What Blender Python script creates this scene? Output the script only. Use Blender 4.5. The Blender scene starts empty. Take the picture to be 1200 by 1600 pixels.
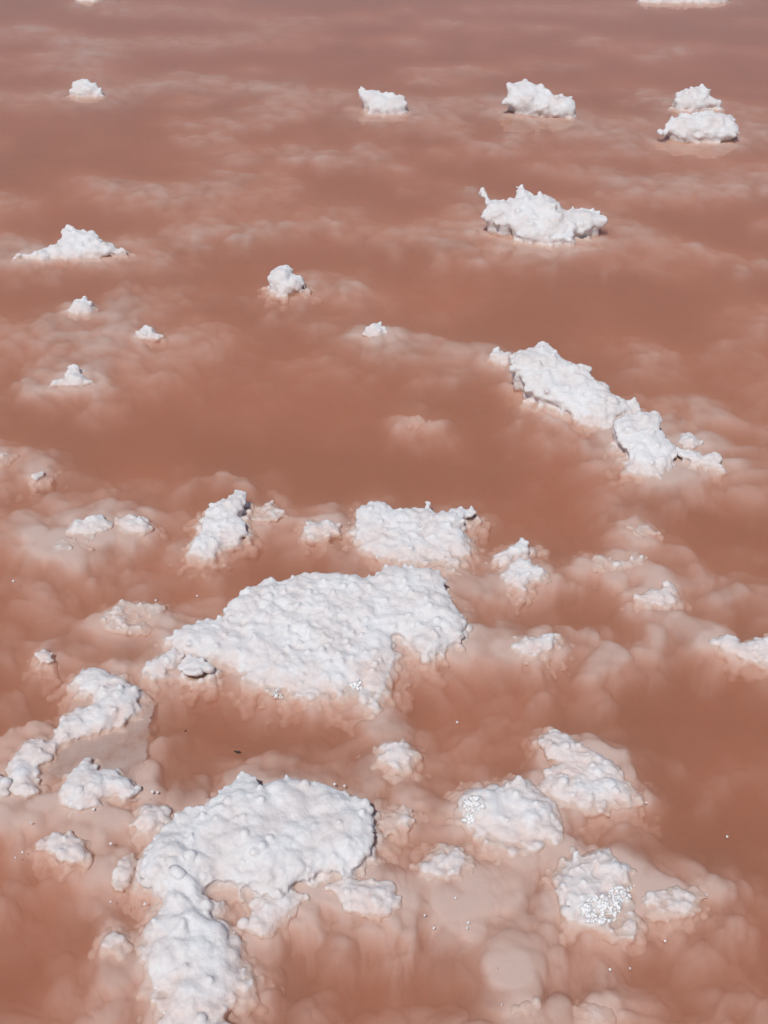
import bpy, math, random
import numpy as np

# ------------------------------------------------------------------ camera, sky, sun, exposure
scene = bpy.context.scene
CAM_H, PITCH, VFOV = 1.5, math.radians(38.0), math.radians(50.0)
cam_data = bpy.data.cameras.new("camera")
cam = bpy.data.objects.new("camera", cam_data)
scene.collection.objects.link(cam)
cam.location = (0.0, 0.0, CAM_H)
cam.rotation_euler = (math.pi / 2 - PITCH, 0.0, 0.0)
cam_data.sensor_fit = 'VERTICAL'
cam_data.angle = VFOV
cam_data.clip_start = 0.05
cam_data.clip_end = 500.0
scene.camera = cam

SUN_ELEV, SUN_AZ = math.radians(61.0), math.radians(205.0)   # azimuth clockwise from +y (view direction): behind, a little left
world = bpy.data.worlds.new("World")
scene.world = world
world.use_nodes = True
wn = world.node_tree
wn.nodes.clear()
sky = wn.nodes.new("ShaderNodeTexSky")
sky.sky_type = 'NISHITA'
sky.sun_disc = False
sky.sun_elevation = SUN_ELEV
sky.sun_rotation = SUN_AZ
sky.dust_density = 0.6
bg = wn.nodes.new("ShaderNodeBackground")
bg.inputs["Strength"].default_value = 0.075
wo = wn.nodes.new("ShaderNodeOutputWorld")
wn.links.new(sky.outputs[0], bg.inputs[0])
wn.links.new(bg.outputs[0], wo.inputs[0])

sun_data = bpy.data.lights.new("sun", 'SUN')
sun_data.energy = 2.6
sun_data.angle = math.radians(2.0)
sun_data.color = (1.0, 0.955, 0.90)
sun = bpy.data.objects.new("sun", sun_data)
scene.collection.objects.link(sun)
sx = math.sin(SUN_AZ) * math.cos(SUN_ELEV)
sy = math.cos(SUN_AZ) * math.cos(SUN_ELEV)
sz = math.sin(SUN_ELEV)
from mathutils import Vector
sun.rotation_euler = Vector((sx, sy, sz)).to_track_quat('Z', 'Y').to_euler()
sun.location = (sx * 20, sy * 20, sz * 20)

scene.view_settings.view_transform = 'Standard'
scene.view_settings.look = 'None'
scene.view_settings.exposure = 0.0
scene.view_settings.gamma = 1.0
scene.render.engine = 'CYCLES'
cy = scene.cycles
cy.max_bounces = 10
cy.diffuse_bounces = 3
cy.glossy_bounces = 2
cy.transmission_bounces = 3
cy.volume_bounces = 8
cy.transparent_max_bounces = 8
cy.caustics_reflective = False
cy.caustics_refractive = False
cy.use_denoising = True

# ------------------------------------------------------------------ maths helpers
rng = random.Random(7)
TV = math.tan(VFOV / 2)
FWD = np.array([0.0, math.cos(PITCH), -math.sin(PITCH)])
UP = np.array([0.0, math.sin(PITCH), math.cos(PITCH)])
RIGHT = np.array([1.0, 0.0, 0.0])
EYE = np.array([0.0, 0.0, CAM_H])


def ray(u, v):
    return FWD + RIGHT * ((u - 600) / 800 * TV) + UP * ((800 - v) / 800 * TV)


def ground(u, v, z=0.0):
    """place in the pond (metres) at height z that shows at photo position u, v"""
    d = ray(u, v)
    return EYE + d * ((z - CAM_H) / d[2])


def _hash(ix, iy, iz, seed):
    h = (ix.astype(np.int64) * 374761393 + iy.astype(np.int64) * 668265263 + iz.astype(np.int64) * 2147483647 + seed * 1442695041) & 0xFFFFFFFF
    h = ((h ^ (h >> 13)) * 1274126177) & 0xFFFFFFFF
    h = ((h ^ (h >> 16)) * 2246822519) & 0xFFFFFFFF
    return (h ^ (h >> 15)) & 0xFFFFFFFF


_G = np.array([[1, 1, 0], [-1, 1, 0], [1, -1, 0], [-1, -1, 0], [1, 0, 1], [-1, 0, 1], [1, 0, -1], [-1, 0, -1],
               [0, 1, 1], [0, -1, 1], [0, 1, -1], [0, -1, -1], [1, 1, 0], [-1, 1, 0], [0, -1, 1], [0, -1, -1]], float)


def perlin(x, y, z, seed=0):
    x, y, z = np.broadcast_arrays(np.asarray(x, float), np.asarray(y, float), np.asarray(z, float))
    x0, y0, z0 = np.floor(x), np.floor(y), np.floor(z)
    fx, fy, fz = x - x0, y - y0, z - z0
    ux, uy, uz = [f * f * f * (f * (f * 6 - 15) + 10) for f in (fx, fy, fz)]
    out = np.zeros_like(fx)
    for dx in (0, 1):
        for dy in (0, 1):
            for dz in (0, 1):
                g = _G[_hash(x0 + dx, y0 + dy, z0 + dz, seed) & 15]
                dot = g[..., 0] * (fx - dx) + g[..., 1] * (fy - dy) + g[..., 2] * (fz - dz)
                w = (ux if dx else 1 - ux) * (uy if dy else 1 - uy) * (uz if dz else 1 - uz)
                out += w * dot
    return out


def fbm(x, y, z, octaves, seed=0, gain=0.5):
    s, a, f = 0.0, 1.0, 1.0
    for o in range(octaves):
        s = s + a * perlin(x * f, y * f, z * f, seed + o * 17)
        a *= gain
        f *= 2.03
    return s


def lobes(x, y, seed=0):
    """rounded cauliflower lobes, 0 in the creases to about 1 on the crowns (unit cells)"""
    x0, y0 = np.floor(x), np.floor(y)
    best = np.zeros_like(x)
    for dx in (-1, 0, 1):
        for dy in (-1, 0, 1):
            cx, cy_ = x0 + dx, y0 + dy
            h = _hash(cx, cy_, np.zeros_like(cx), seed)
            jx, jy, jr = (h & 1023) / 1023.0, ((h >> 10) & 1023) / 1023.0, ((h >> 20) & 1023) / 1023.0
            d2 = (x - cx - jx) ** 2 + (y - cy_ - jy) ** 2
            r = .45 + .55 * jr
            best = np.maximum(best, np.sqrt(np.clip(r * r - d2, 0, None)))
    return best


def poly_dist(px, py, poly):
    """signed distance (positive inside) of points to a polygon"""
    n = len(poly)
    d2 = np.full(px.shape, 1e9)
    inside = np.zeros(px.shape, bool)
    for i in range(n):
        ax, ay = poly[i]
        bx, by = poly[(i + 1) % n]
        ex, ey = bx - ax, by - ay
        L = ex * ex + ey * ey + 1e-12
        t = np.clip(((px - ax) * ex + (py - ay) * ey) / L, 0, 1)
        d2 = np.minimum(d2, (px - ax - t * ex) ** 2 + (py - ay - t * ey) ** 2)
        c = (ay > py) != (by > py)
        if abs(ey) > 1e-12:
            inside ^= c & (px < ex * (py - ay) / ey + ax)
    d = np.sqrt(d2)
    return np.where(inside, d, -d)


def line_dist(px, py, pts):
    d2 = np.full(px.shape, 1e9)
    for (ax, ay), (bx, by) in zip(pts[:-1], pts[1:]):
        ex, ey = bx - ax, by - ay
        t = np.clip(((px - ax) * ex + (py - ay) * ey) / (ex * ex + ey * ey + 1e-12), 0, 1)
        d2 = np.minimum(d2, (px - ax - t * ex) ** 2 + (py - ay - t * ey) ** 2)
    return np.sqrt(d2)


def link_mesh(name, verts, faces, mat, smooth=True):
    me = bpy.data.meshes.new(name)
    me.from_pydata(verts, [], faces)
    me.update()
    if smooth:
        me.polygons.foreach_set("use_smooth", np.ones(len(me.polygons), bool))
    me.materials.append(mat)
    o = bpy.data.objects.new(name, me)
    scene.collection.objects.link(o)
    return o


# ------------------------------------------------------------------ materials
def new_mat(name):
    m = bpy.data.materials.new(name)
    m.use_nodes = True
    m.node_tree.nodes.clear()
    return m, m.node_tree.nodes, m.node_tree.links


def salt_material(name, base, tint, rough, bump, sss=0.0):
    m, N, L = new_mat(name)
    out = N.new("ShaderNodeOutputMaterial")
    p = N.new("ShaderNodeBsdfPrincipled")
    tc = N.new("ShaderNodeTexCoord")
    n1 = N.new("ShaderNodeTexNoise"); n1.inputs["Scale"].default_value = 16.0; n1.inputs["Detail"].default_value = 5.0
    ramp = N.new("ShaderNodeValToRGB")
    ramp.color_ramp.elements[0].position = 0.38; ramp.color_ramp.elements[0].color = (*tint, 1)
    ramp.color_ramp.elements[1].position = 0.62; ramp.color_ramp.elements[1].color = (*base, 1)
    vo = N.new("ShaderNodeTexVoronoi"); vo.inputs["Scale"].default_value = 130.0; vo.distance = 'CHEBYCHEV'; vo.inputs["Randomness"].default_value = 1.0
    b0 = N.new("ShaderNodeBump"); b0.invert = True
    b0.inputs["Strength"].default_value = bump * 2.6; b0.inputs["Distance"].default_value = 0.004
    L.new(tc.outputs["Object"], vo.inputs["Vector"]); L.new(vo.outputs["Distance"], b0.inputs["Height"])
    n2 = N.new("ShaderNodeTexNoise"); n2.inputs["Scale"].default_value = 320.0; n2.inputs["Detail"].default_value = 4.0
    n2.inputs["Roughness"].default_value = 0.65
    b = N.new("ShaderNodeBump"); b.inputs["Strength"].default_value = bump; b.inputs["Distance"].default_value = 0.004
    L.new(tc.outputs["Object"], n1.inputs["Vector"]); L.new(tc.outputs["Object"], n2.inputs["Vector"])
    L.new(n1.outputs["Fac"], ramp.inputs["Fac"]); L.new(ramp.outputs["Color"], p.inputs["Base Color"])
    L.new(b0.outputs["Normal"], b.inputs["Normal"])
    L.new(n2.outputs["Fac"], b.inputs["Height"]); L.new(b.outputs["Normal"], p.inputs["Normal"])
    p.inputs["Roughness"].default_value = rough
    p.inputs["IOR"].default_value = 1.5
    p.inputs["Specular IOR Level"].default_value = 0.3
    if sss:
        p.inputs["Subsurface Weight"].default_value = sss
        p.inputs["Subsurface Radius"].default_value = (1.0, 0.85, 0.8)
        p.inputs["Subsurface Scale"].default_value = 0.012
    L.new(p.outputs["BSDF"], out.inputs["Surface"])
    return m


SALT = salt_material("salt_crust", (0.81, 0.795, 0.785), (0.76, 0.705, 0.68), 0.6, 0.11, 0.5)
_N, _L = SALT.node_tree.nodes, SALT.node_tree.links      # crust colour turns pinker towards the foot, along a noisy edge
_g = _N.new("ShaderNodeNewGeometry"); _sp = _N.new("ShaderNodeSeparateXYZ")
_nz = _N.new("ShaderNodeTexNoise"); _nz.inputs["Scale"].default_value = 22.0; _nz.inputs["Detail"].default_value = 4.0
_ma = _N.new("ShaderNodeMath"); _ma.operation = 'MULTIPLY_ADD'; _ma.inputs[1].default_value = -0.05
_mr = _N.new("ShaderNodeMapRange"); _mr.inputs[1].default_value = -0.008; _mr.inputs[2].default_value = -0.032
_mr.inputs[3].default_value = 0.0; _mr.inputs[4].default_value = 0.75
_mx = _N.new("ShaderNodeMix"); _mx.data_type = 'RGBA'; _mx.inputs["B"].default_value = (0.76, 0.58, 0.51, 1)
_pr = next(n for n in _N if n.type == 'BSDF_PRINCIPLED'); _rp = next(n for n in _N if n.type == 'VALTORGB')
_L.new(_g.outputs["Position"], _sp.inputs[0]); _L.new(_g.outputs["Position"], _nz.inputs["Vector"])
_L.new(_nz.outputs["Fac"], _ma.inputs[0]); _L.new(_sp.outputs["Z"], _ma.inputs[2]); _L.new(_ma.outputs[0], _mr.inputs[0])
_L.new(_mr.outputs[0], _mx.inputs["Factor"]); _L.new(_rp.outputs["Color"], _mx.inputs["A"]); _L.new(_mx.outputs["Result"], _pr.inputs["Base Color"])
BED = salt_material("salt_bed", (0.42, 0.215, 0.145), (0.30, 0.125, 0.075), 0.85, 0.03)
_N, _L = BED.node_tree.nodes, BED.node_tree.links
_at = _N.new("ShaderNodeAttribute"); _at.attribute_name = "fresh_salt"
_mx = _N.new("ShaderNodeMix"); _mx.data_type = 'RGBA'
_mx.inputs["B"].default_value = (0.76, 0.62, 0.575, 1)
_pr = next(n for n in _N if n.type == 'BSDF_PRINCIPLED'); _rp = next(n for n in _N if n.type == 'VALTORGB')
_L.new(_at.outputs["Fac"], _mx.inputs["Factor"]); _L.new(_rp.outputs["Color"], _mx.inputs["A"])
_L.new(_mx.outputs["Result"], _pr.inputs["Base Color"])


def water_material():
    m, N, L = new_mat("brine")
    out = N.new("ShaderNodeOutputMaterial")
    tr = N.new("ShaderNodeBsdfTransparent")
    gl = N.new("ShaderNodeBsdfGlossy"); gl.inputs["Roughness"].default_value = 0.02
    fr = N.new("ShaderNodeFresnel"); fr.inputs["IOR"].default_value = 1.37
    mix = N.new("ShaderNodeMixShader")
    tc = N.new("ShaderNodeTexCoord")
    mp = N.new("ShaderNodeMapping"); mp.inputs["Scale"].default_value = (2.2, 6.0, 1.0)
    n = N.new("ShaderNodeTexNoise"); n.inputs["Scale"].default_value = 3.0; n.inputs["Detail"].default_value = 3.0
    b = N.new("ShaderNodeBump"); b.inputs["Strength"].default_value = 0.05; b.inputs["Distance"].default_value = 0.02
    L.new(tc.outputs["Object"], mp.inputs["Vector"]); L.new(mp.outputs["Vector"], n.inputs["Vector"])
    L.new(n.outputs["Fac"], b.inputs["Height"])
    L.new(b.outputs["Normal"], gl.inputs["Normal"]); L.new(b.outputs["Normal"], fr.inputs["Normal"])
    L.new(fr.outputs["Fac"], mix.inputs["Fac"]); L.new(tr.outputs[0], mix.inputs[1]); L.new(gl.outputs[0], mix.inputs[2])
    L.new(mix.outputs[0], out.inputs["Surface"])
    v = N.new("ShaderNodeVolumePrincipled")
    v.inputs["Color"].default_value = (0.88, 0.60, 0.452, 1)
    v.inputs["Absorption Color"].default_value = (0, 0, 0, 1)
    v.inputs["Density"].default_value = 24.0
    v.inputs["Anisotropy"].default_value = 0.0
    L.new(v.outputs[0], out.inputs["Volume"])
    return m


BRINE = water_material()


def crystal_material():
    m, N, L = new_mat("halite_crystal")
    out = N.new("ShaderNodeOutputMaterial")
    p = N.new("ShaderNodeBsdfPrincipled")
    p.inputs["Base Color"].default_value = (0.9, 0.89, 0.88, 1)
    p.inputs["Roughness"].default_value = 0.12
    p.inputs["IOR"].default_value = 1.54
    p.inputs["Coat Weight"].default_value = 0.2
    L.new(p.outputs["BSDF"], out.inputs["Surface"])
    return m


CRYSTAL = crystal_material()


def film_material():
    m, N, L = new_mat("wet_salt_film")
    out = N.new("ShaderNodeOutputMaterial")
    tr = N.new("ShaderNodeBsdfTransparent")
    p = N.new("ShaderNodeBsdfPrincipled")
    p.inputs["Base Color"].default_value = (0.8, 0.72, 0.70, 1)
    p.inputs["Roughness"].default_value = 0.35
    n = N.new("ShaderNodeTexNoise"); n.inputs["Scale"].default_value = 26.0; n.inputs["Detail"].default_value = 4.0
    tc = N.new("ShaderNodeTexCoord")
    r = N.new("ShaderNodeMapRange"); r.inputs[1].default_value = 0.3; r.inputs[2].default_value = 0.7
    r.inputs[3].default_value = 0.15; r.inputs[4].default_value = 0.6
    mix = N.new("ShaderNodeMixShader")
    L.new(tc.outputs["Object"], n.inputs["Vector"]); L.new(n.outputs["Fac"], r.inputs[0]); L.new(r.outputs[0], mix.inputs[0])
    L.new(tr.outputs[0], mix.inputs[1]); L.new(p.outputs[0], mix.inputs[2]); L.new(mix.outputs[0], out.inputs["Surface"])
    return m


FILM = film_material()


def plain_material(name, col, rough):
    m, N, L = new_mat(name)
    out = N.new("ShaderNodeOutputMaterial")
    p = N.new("ShaderNodeBsdfPrincipled")
    n = N.new("ShaderNodeTexNoise"); n.inputs["Scale"].default_value = 300.0
    ramp = N.new("ShaderNodeValToRGB")
    ramp.color_ramp.elements[0].color = (col[0] * .6, col[1] * .6, col[2] * .6, 1)
    ramp.color_ramp.elements[1].color = (*col, 1)
    L.new(n.outputs["Fac"], ramp.inputs["Fac"]); L.new(ramp.outputs["Color"], p.inputs["Base Color"])
    p.inputs["Roughness"].default_value = rough
    L.new(p.outputs["BSDF"], out.inputs["Surface"])
    return m


DEBRIS = plain_material("dark_debris", (0.05, 0.035, 0.03), 0.7)

# ------------------------------------------------------------------ what lies where (photo positions, 1200 x 1600)
# name, label, outline, lift of the front edge, tilt (deg), half thickness (m), options
C = []


def chunk(label, outline, lift=0.0, tilt=8.0, thick=0.018, **k):
    C.append(dict(label=label, outline=outline, lift=lift, tilt=tilt, thick=thick, **k))


# far row
chunk("small white salt lump alone at the far end, pond's upper left",
      [(109, 145), (113, 128), (130, 121), (142, 131), (158, 138), (158, 148), (135, 150)], tilt=32, thick=.03)
chunk("white salt lump with a knob on its tip, beside the far slab with reflection",
      [(556, 142), (565, 135), (573, 143), (585, 139), (597, 148), (615, 147), (633, 150), (638, 165), (634, 173), (600, 178), (578, 178), (571, 160), (562, 152)], tilt=30, thick=.028)
chunk("broad white far salt slab overhanging its reflection in the water",
      [(784, 158), (793, 148), (792, 131), (815, 129), (845, 133), (860, 143), (880, 150), (895, 152), (903, 170), (890, 180), (868, 180), (835, 172), (820, 169), (803, 166)], lift=0.01, tilt=30, thick=.03)
chunk("small knobbly salt lump just behind the wide far slab",
      [(1055, 152), (1062, 140), (1080, 138), (1095, 135), (1110, 143), (1113, 155), (1128, 158), (1125, 165), (1105, 165), (1090, 173), (1070, 168), (1057, 160)], lift=.0, tilt=30, thick=.028)
chunk("wide white salt slab with undercut left end and pale reflection, far right",
      [(1027, 208), (1045, 187), (1065, 178), (1100, 175), (1130, 177), (1150, 178), (1155, 203), (1148, 215), (1100, 217), (1065, 215), (1050, 206), (1032, 213)], lift=0.014, tilt=28, thick=.03)
chunk("row of salt crust cut off by the top edge of the photo",
      [(1000, -4), (1010, -14), (1060, -20), (1120, -18), (1136, -6), (1128, 1), (1060, 4), (1010, 0)], tilt=20, thick=.02)
chunk("tiny salt tip at the very top, far left corner",
      [(120, -5), (130, -12), (145, -10), (152, -4), (140, 1), (125, 1)], tilt=25, thick=.02)
# second row
chunk("jagged white salt lump with two horns, right of centre behind the long ridge",
      [(748, 300), (757, 297), (765, 309), (778, 312), (803, 310), (804, 291), (817, 288), (833, 302), (855, 305), (870, 315), (882, 328), (900, 324), (920, 326), (948, 340), (945, 352), (920, 360), (898, 362), (895, 380), (840, 377), (815, 373), (795, 351), (770, 348), (751, 340), (760, 325)], lift=0.004, tilt=24, thick=.026)
chunk("low white salt mound with long flat tail, left edge of second row",
      [(24, 402), (60, 390), (88, 380), (95, 365), (104, 352), (120, 358), (145, 362), (160, 375), (182, 386), (200, 392), (185, 398), (150, 401), (100, 402), (60, 406)], lift=-.004, tilt=18, thick=.022)
chunk("small white salt knob with a pale underwater tail on its right",
      [(417, 437), (425, 422), (440, 414), (450, 418), (456, 429), (475, 433), (478, 445), (465, 456), (440, 459), (425, 451)], tilt=26, thick=.024)
chunk("small rounded salt knob at the left end of a drowned ridge",
      [(106, 482), (118, 467), (135, 463), (145, 475), (140, 488), (118, 491)], lift=-.004, tilt=22, thick=.02)
chunk("half sunken salt tip below the drowned ridge on the left",
      [(207, 527), (213, 513), (228, 508), (245, 518), (255, 529), (235, 535)], lift=-.012, tilt=22, thick=.02, wet=-0.010)
chunk("forked small salt flake half sunken at far left of the middle water",
      [(72, 607), (90, 595), (103, 590), (107, 572), (118, 571), (131, 585), (147, 597), (128, 605), (100, 605)], lift=-.008, tilt=16, thick=.014, wet=-0.010)
chunk("faint salt tip where the pale bank leads to the long ridge",
      [(565, 523), (580, 508), (595, 503), (609, 520), (600, 531), (575, 531)], lift=-.008, tilt=22, thick=.02, wet=-0.010)
# long ridge on the right
chunk("little curled salt crumb at the head of the long diagonal ridge",
      [(763, 556), (770, 545), (779, 542), (786, 552), (797, 556), (794, 566), (776, 564)], lift=.0, tilt=16, thick=.012)
chunk("long diagonal white salt ridge with a steep face, right of centre",
      [(795, 556), (810, 548), (825, 543), (850, 534), (866, 545), (880, 560), (905, 571), (923, 577), (921, 588), (935, 598), (953, 602), (955, 615), (975, 625), (998, 625), (1003, 640), (990, 652), (965, 654), (956, 670), (940, 671), (915, 662), (892, 645), (872, 632), (846, 620), (822, 612), (815, 597), (806, 582), (799, 568)], lift=-0.008, tilt=17, thick=.022)
chunk("blocky white salt lump at the lower end of the diagonal ridge",
      [(958, 660), (970, 650), (1000, 644), (1031, 648), (1031, 672), (1046, 688), (1056, 700), (1050, 728), (1030, 748), (1010, 742), (985, 731), (980, 706), (964, 690)], lift=-0.006, tilt=15, thick=.018)
chunk("thin white salt bar sticking out at the tail of the diagonal ridge",
      [(1040, 700), (1050, 697), (1080, 704), (1100, 709), (1118, 706), (1128, 711), (1128, 734), (1102, 727), (1078, 724), (1058, 713)], lift=0.002, tilt=10, thick=.012)
chunk("pale lump behind the tail bar of the diagonal ridge",
      [(1058, 690), (1064, 677), (1085, 681), (1098, 696), (1086, 702), (1066, 700)], lift=-.006, tilt=2.5, thick=.014, wet=-0.006)
# left middle cluster
chunk("small ragged salt flake left end of the broken crust row",
      [(108, 831), (115, 815), (135, 810), (160, 804), (169, 820), (152, 830), (135, 836), (115, 834)], lift=-.002, tilt=9, thick=.011)
chunk("rounded salt flake between the ragged flake and the upright diagonal one",
      [(176, 813), (200, 808), (225, 807), (241, 825), (226, 840), (195, 837), (180, 826)], lift=-.006, tilt=2.5, thick=.012, wet=-0.004)
chunk("slanting salt strip rising to a point in the broken crust row",
      [(386, 768), (370, 765), (340, 784), (322, 795), (315, 815), (317, 830), (300, 852), (305, 868), (330, 872), (346, 851), (370, 846), (388, 830), (381, 812), (371, 805), (386, 785)], lift=-.003, tilt=10, thick=.012)
chunk("wet pinkish salt flake right of the slanting strip",
      [(386, 800), (402, 790), (425, 783), (430, 795), (446, 800), (436, 813), (400, 817)], lift=-.012, tilt=2.5, thick=.010, wet=0.001)
chunk("pale drowned salt patch under the ragged flake, left",
      [(60, 852), (85, 842), (120, 838), (150, 846), (140, 862), (100, 872), (70, 866)], lift=-.018, tilt=2.5, thick=.012, wet=0.004)
# centre top slab
chunk("rounded ragged salt slab touching the back of the largest slab",
      [(555, 800), (580, 785), (600, 787), (615, 796), (640, 794), (660, 796), (668, 786), (675, 800), (700, 801), (715, 793), (738, 791), (746, 802), (726, 811), (718, 826), (728, 840), (734, 860), (719, 880), (705, 899), (690, 893), (660, 888), (640, 880), (600, 872), (570, 858), (556, 835)], lift=-0.012, tilt=9, thick=.014)
chunk("small salt flake just left of the rounded ragged slab",
      [(478, 830), (483, 812), (495, 815), (505, 811), (520, 815), (529, 825), (515, 836), (490, 838)], lift=-.006, tilt=9, thick=.010)
chunk("largest white salt slab with ragged overhanging edges, centre of the pond",
      [(260, 996), (275, 985), (300, 980), (325, 968), (350, 964), (357, 945), (385, 922), (405, 916), (412, 905), (440, 908), (470, 897), (500, 897), (540, 901), (575, 901), (600, 887), (640, 885), (690, 893), (693, 910), (703, 930), (708, 945), (729, 970), (722, 985), (723, 996), (690, 1020), (665, 1021), (645, 1013), (635, 1000), (625, 990), (612, 993), (610, 1010), (620, 1030), (605, 1045), (605, 1065), (598, 1085), (580, 1115), (566, 1102), (565, 1082), (545, 1086), (520, 1092), (490, 1096), (460, 1087), (430, 1083), (410, 1076), (386, 1060), (388, 1042), (365, 1038), (340, 1031), (320, 1030), (290, 1022), (270, 1010)], lift=-0.012, tilt=7, thick=.016,
      crystals=[(558, 1070, 10), (434, 1086, 8)])
chunk("little salt chip casting a dark edge under the largest slab",
      [(276, 1036), (290, 1026), (318, 1028), (330, 1040), (325, 1050), (300, 1058), (285, 1050)], lift=.010, tilt=8, thick=.009)
chunk("narrow salt chip joining largest slab to the left bank",
      [(221, 1047), (245, 1030), (270, 1014), (288, 1024), (270, 1040), (240, 1057)], lift=-.002, tilt=7, thick=.010)
# left bank
chunk("wet rounded salt flake with lifted dark back edge, left of largest slab",
      [(150, 971), (175, 950), (190, 940), (235, 943), (260, 946), (255, 965), (251, 985), (226, 995), (195, 991), (160, 986)], lift=-.014, tilt=2.5, thick=.010, wet=0.002)
chunk("crooked white salt bank running down the left side",
      [(150, 1042), (175, 1052), (200, 1062), (219, 1080), (215, 1105), (195, 1130), (165, 1140), (140, 1150), (110, 1158), (90, 1166), (80, 1182), (60, 1200), (63, 1240), (45, 1248), (20, 1246), (8, 1225), (12, 1195), (30, 1165), (50, 1149), (80, 1154), (92, 1130), (115, 1115), (140, 1110), (152, 1092), (130, 1076), (112, 1064), (125, 1047)], lift=-.003, tilt=2.5, thick=.015, wet=-0.014)
chunk("knobbly salt strip below the grey salt film on the left",
      [(115, 1200), (135, 1184), (155, 1204), (177, 1203), (200, 1225), (216, 1236), (195, 1246), (166, 1241), (150, 1262), (125, 1267), (100, 1256), (92, 1238)], lift=-.003, tilt=2.5, thick=.013, wet=-0.012)
chunk("pale half drowned salt patch below the knobbly strip, left",
      [(54, 1322), (75, 1304), (110, 1298), (132, 1320), (146, 1342), (140, 1357), (118, 1352), (90, 1334), (60, 1330)], lift=-.008, tilt=2.5, thick=.012, wet=-0.001)
chunk("small white salt crumb cut by the left photo edge",
      [(-30, 1222), (-10, 1212), (8, 1216), (9, 1238), (-8, 1246), (-30, 1240)], lift=.0, tilt=6, thick=.012)
chunk("faint round salt lump at the upper end of the left bank",
      [(55, 1022), (70, 1012), (84, 1022), (80, 1036), (62, 1036)], lift=-.010, tilt=2.5, thick=.010, wet=0.000)
# big lower-left slab
chunk("big bulging white salt slab arching down the lower left to the bottom edge",
      [(222, 1356), (233, 1320), (255, 1290), (285, 1262), (320, 1262), (345, 1235), (380, 1206), (402, 1214), (406, 1225), (430, 1220), (450, 1211), (480, 1222), (510, 1227), (545, 1239), (576, 1255), (584, 1280), (581, 1310), (578, 1335), (560, 1356), (540, 1371), (525, 1362), (500, 1358), (490, 1371), (460, 1376), (450, 1390), (438, 1406), (420, 1396), (400, 1396), (380, 1386), (350, 1381), (326, 1384), (318, 1394), (334, 1400), (340, 1416), (325, 1430), (346, 1450), (375, 1490), (381, 1510), (386, 1546), (366, 1552), (347, 1600), (345, 1650), (300, 1650), (265, 1602), (240, 1540), (228, 1500), (232, 1450), (250, 1420), (252, 1400), (240, 1382), (225, 1377)], lift=-.010, tilt=4.5, thick=.019)
chunk("low scalloped salt shelf under the front of the big bulging slab",
      [(375, 1446), (395, 1430), (388, 1410), (420, 1398), (450, 1388), (482, 1396), (462, 1430), (436, 1450), (420, 1469), (395, 1461)], lift=-.006, tilt=2.5, thick=.011, wet=-0.004)
chunk("small salt knob at the left shoulder of the big bulging slab",
      [(208, 1286), (230, 1267), (256, 1270), (250, 1291), (235, 1301), (215, 1296)], lift=-.002, tilt=8, thick=.012)
chunk("wet scalloped salt shelf to the right of the low shelf",
      [(510, 1386), (540, 1371), (575, 1381), (605, 1374), (629, 1405), (610, 1431), (580, 1436), (545, 1426)], lift=-.010, tilt=2.5, thick=.010, wet=-0.005)
chunk("tiny salt chip on the left flank of the big slab's lower arm",
      [(168, 1470), (178, 1460), (190, 1463), (192, 1474), (184, 1482), (170, 1480)], lift=-.006, tilt=6, thick=.009)
chunk("pale salt patch left of the big bulging slab, half drowned",
      [(175, 1382), (183, 1350), (205, 1332), (220, 1345), (205, 1368), (198, 1388), (186, 1392)], lift=-.012, tilt=2.5, thick=.011, wet=0.002)
chunk("wet grey salt wedge at the right end of the big bulging slab",
      [(586, 1268), (610, 1264), (642, 1260), (652, 1284), (635, 1300), (600, 1306), (588, 1292)], lift=-.014, tilt=2.5, thick=.010, wet=0.003)
# lower right
chunk("round white salt cake with glittering left rim, lower right",
      [(730, 1242), (757, 1235), (775, 1238), (795, 1225), (815, 1220), (830, 1235), (848, 1245), (862, 1265), (871, 1295), (869, 1316), (850, 1323), (825, 1331), (795, 1331), (770, 1321), (755, 1311), (748, 1297), (725, 1286), (723, 1260)], lift=-0.012, tilt=9, thick=.018,
      crystals=[(740, 1258, 16), (732, 1278, 10)])
chunk("pale wet salt plate shaped like a wedge behind the round cake",
      [(845, 1165), (855, 1150), (865, 1141), (890, 1149), (910, 1164), (940, 1180), (960, 1195), (985, 1225), (1003, 1245), (1006, 1258), (975, 1266), (940, 1276), (920, 1276), (880, 1266), (845, 1241), (834, 1236), (848, 1218), (868, 1192), (850, 1186)], lift=-.008, tilt=2.5, thick=.011, wet=-0.007)
chunk("white salt cake carrying a glittering crystal patch, lower right",
      [(870, 1372), (885, 1350), (900, 1330), (920, 1332), (945, 1327), (961, 1345), (979, 1358), (981, 1370), (973, 1395), (986, 1430), (985, 1456), (965, 1466), (935, 1446), (905, 1441), (885, 1431), (868, 1400)], lift=-0.014, tilt=9, thick=.015,
      crystals=[(938, 1422, 30), (965, 1398, 16), (990, 1393, 12)])
chunk("drowned grey salt shelf right of the cake with crystal patch",
      [(1000, 1402), (1030, 1391), (1060, 1384), (1095, 1384), (1106, 1400), (1086, 1432), (1040, 1442), (1003, 1432)], lift=-.014, tilt=2.5, thick=.010, wet=0.0)
chunk("small white salt crumb alone in the water above the round cake",
      [(597, 1184), (605, 1164), (625, 1161), (648, 1178), (632, 1195), (606, 1196)], lift=-.003, tilt=8, thick=.012)
chunk("ragged salt crumbs strung along a drowned shelf near bottom centre",
      [(662, 1352), (688, 1338), (712, 1329), (724, 1340), (742, 1348), (744, 1358), (715, 1362), (690, 1370), (670, 1362)], lift=-.006, tilt=6, thick=.010)
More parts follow.
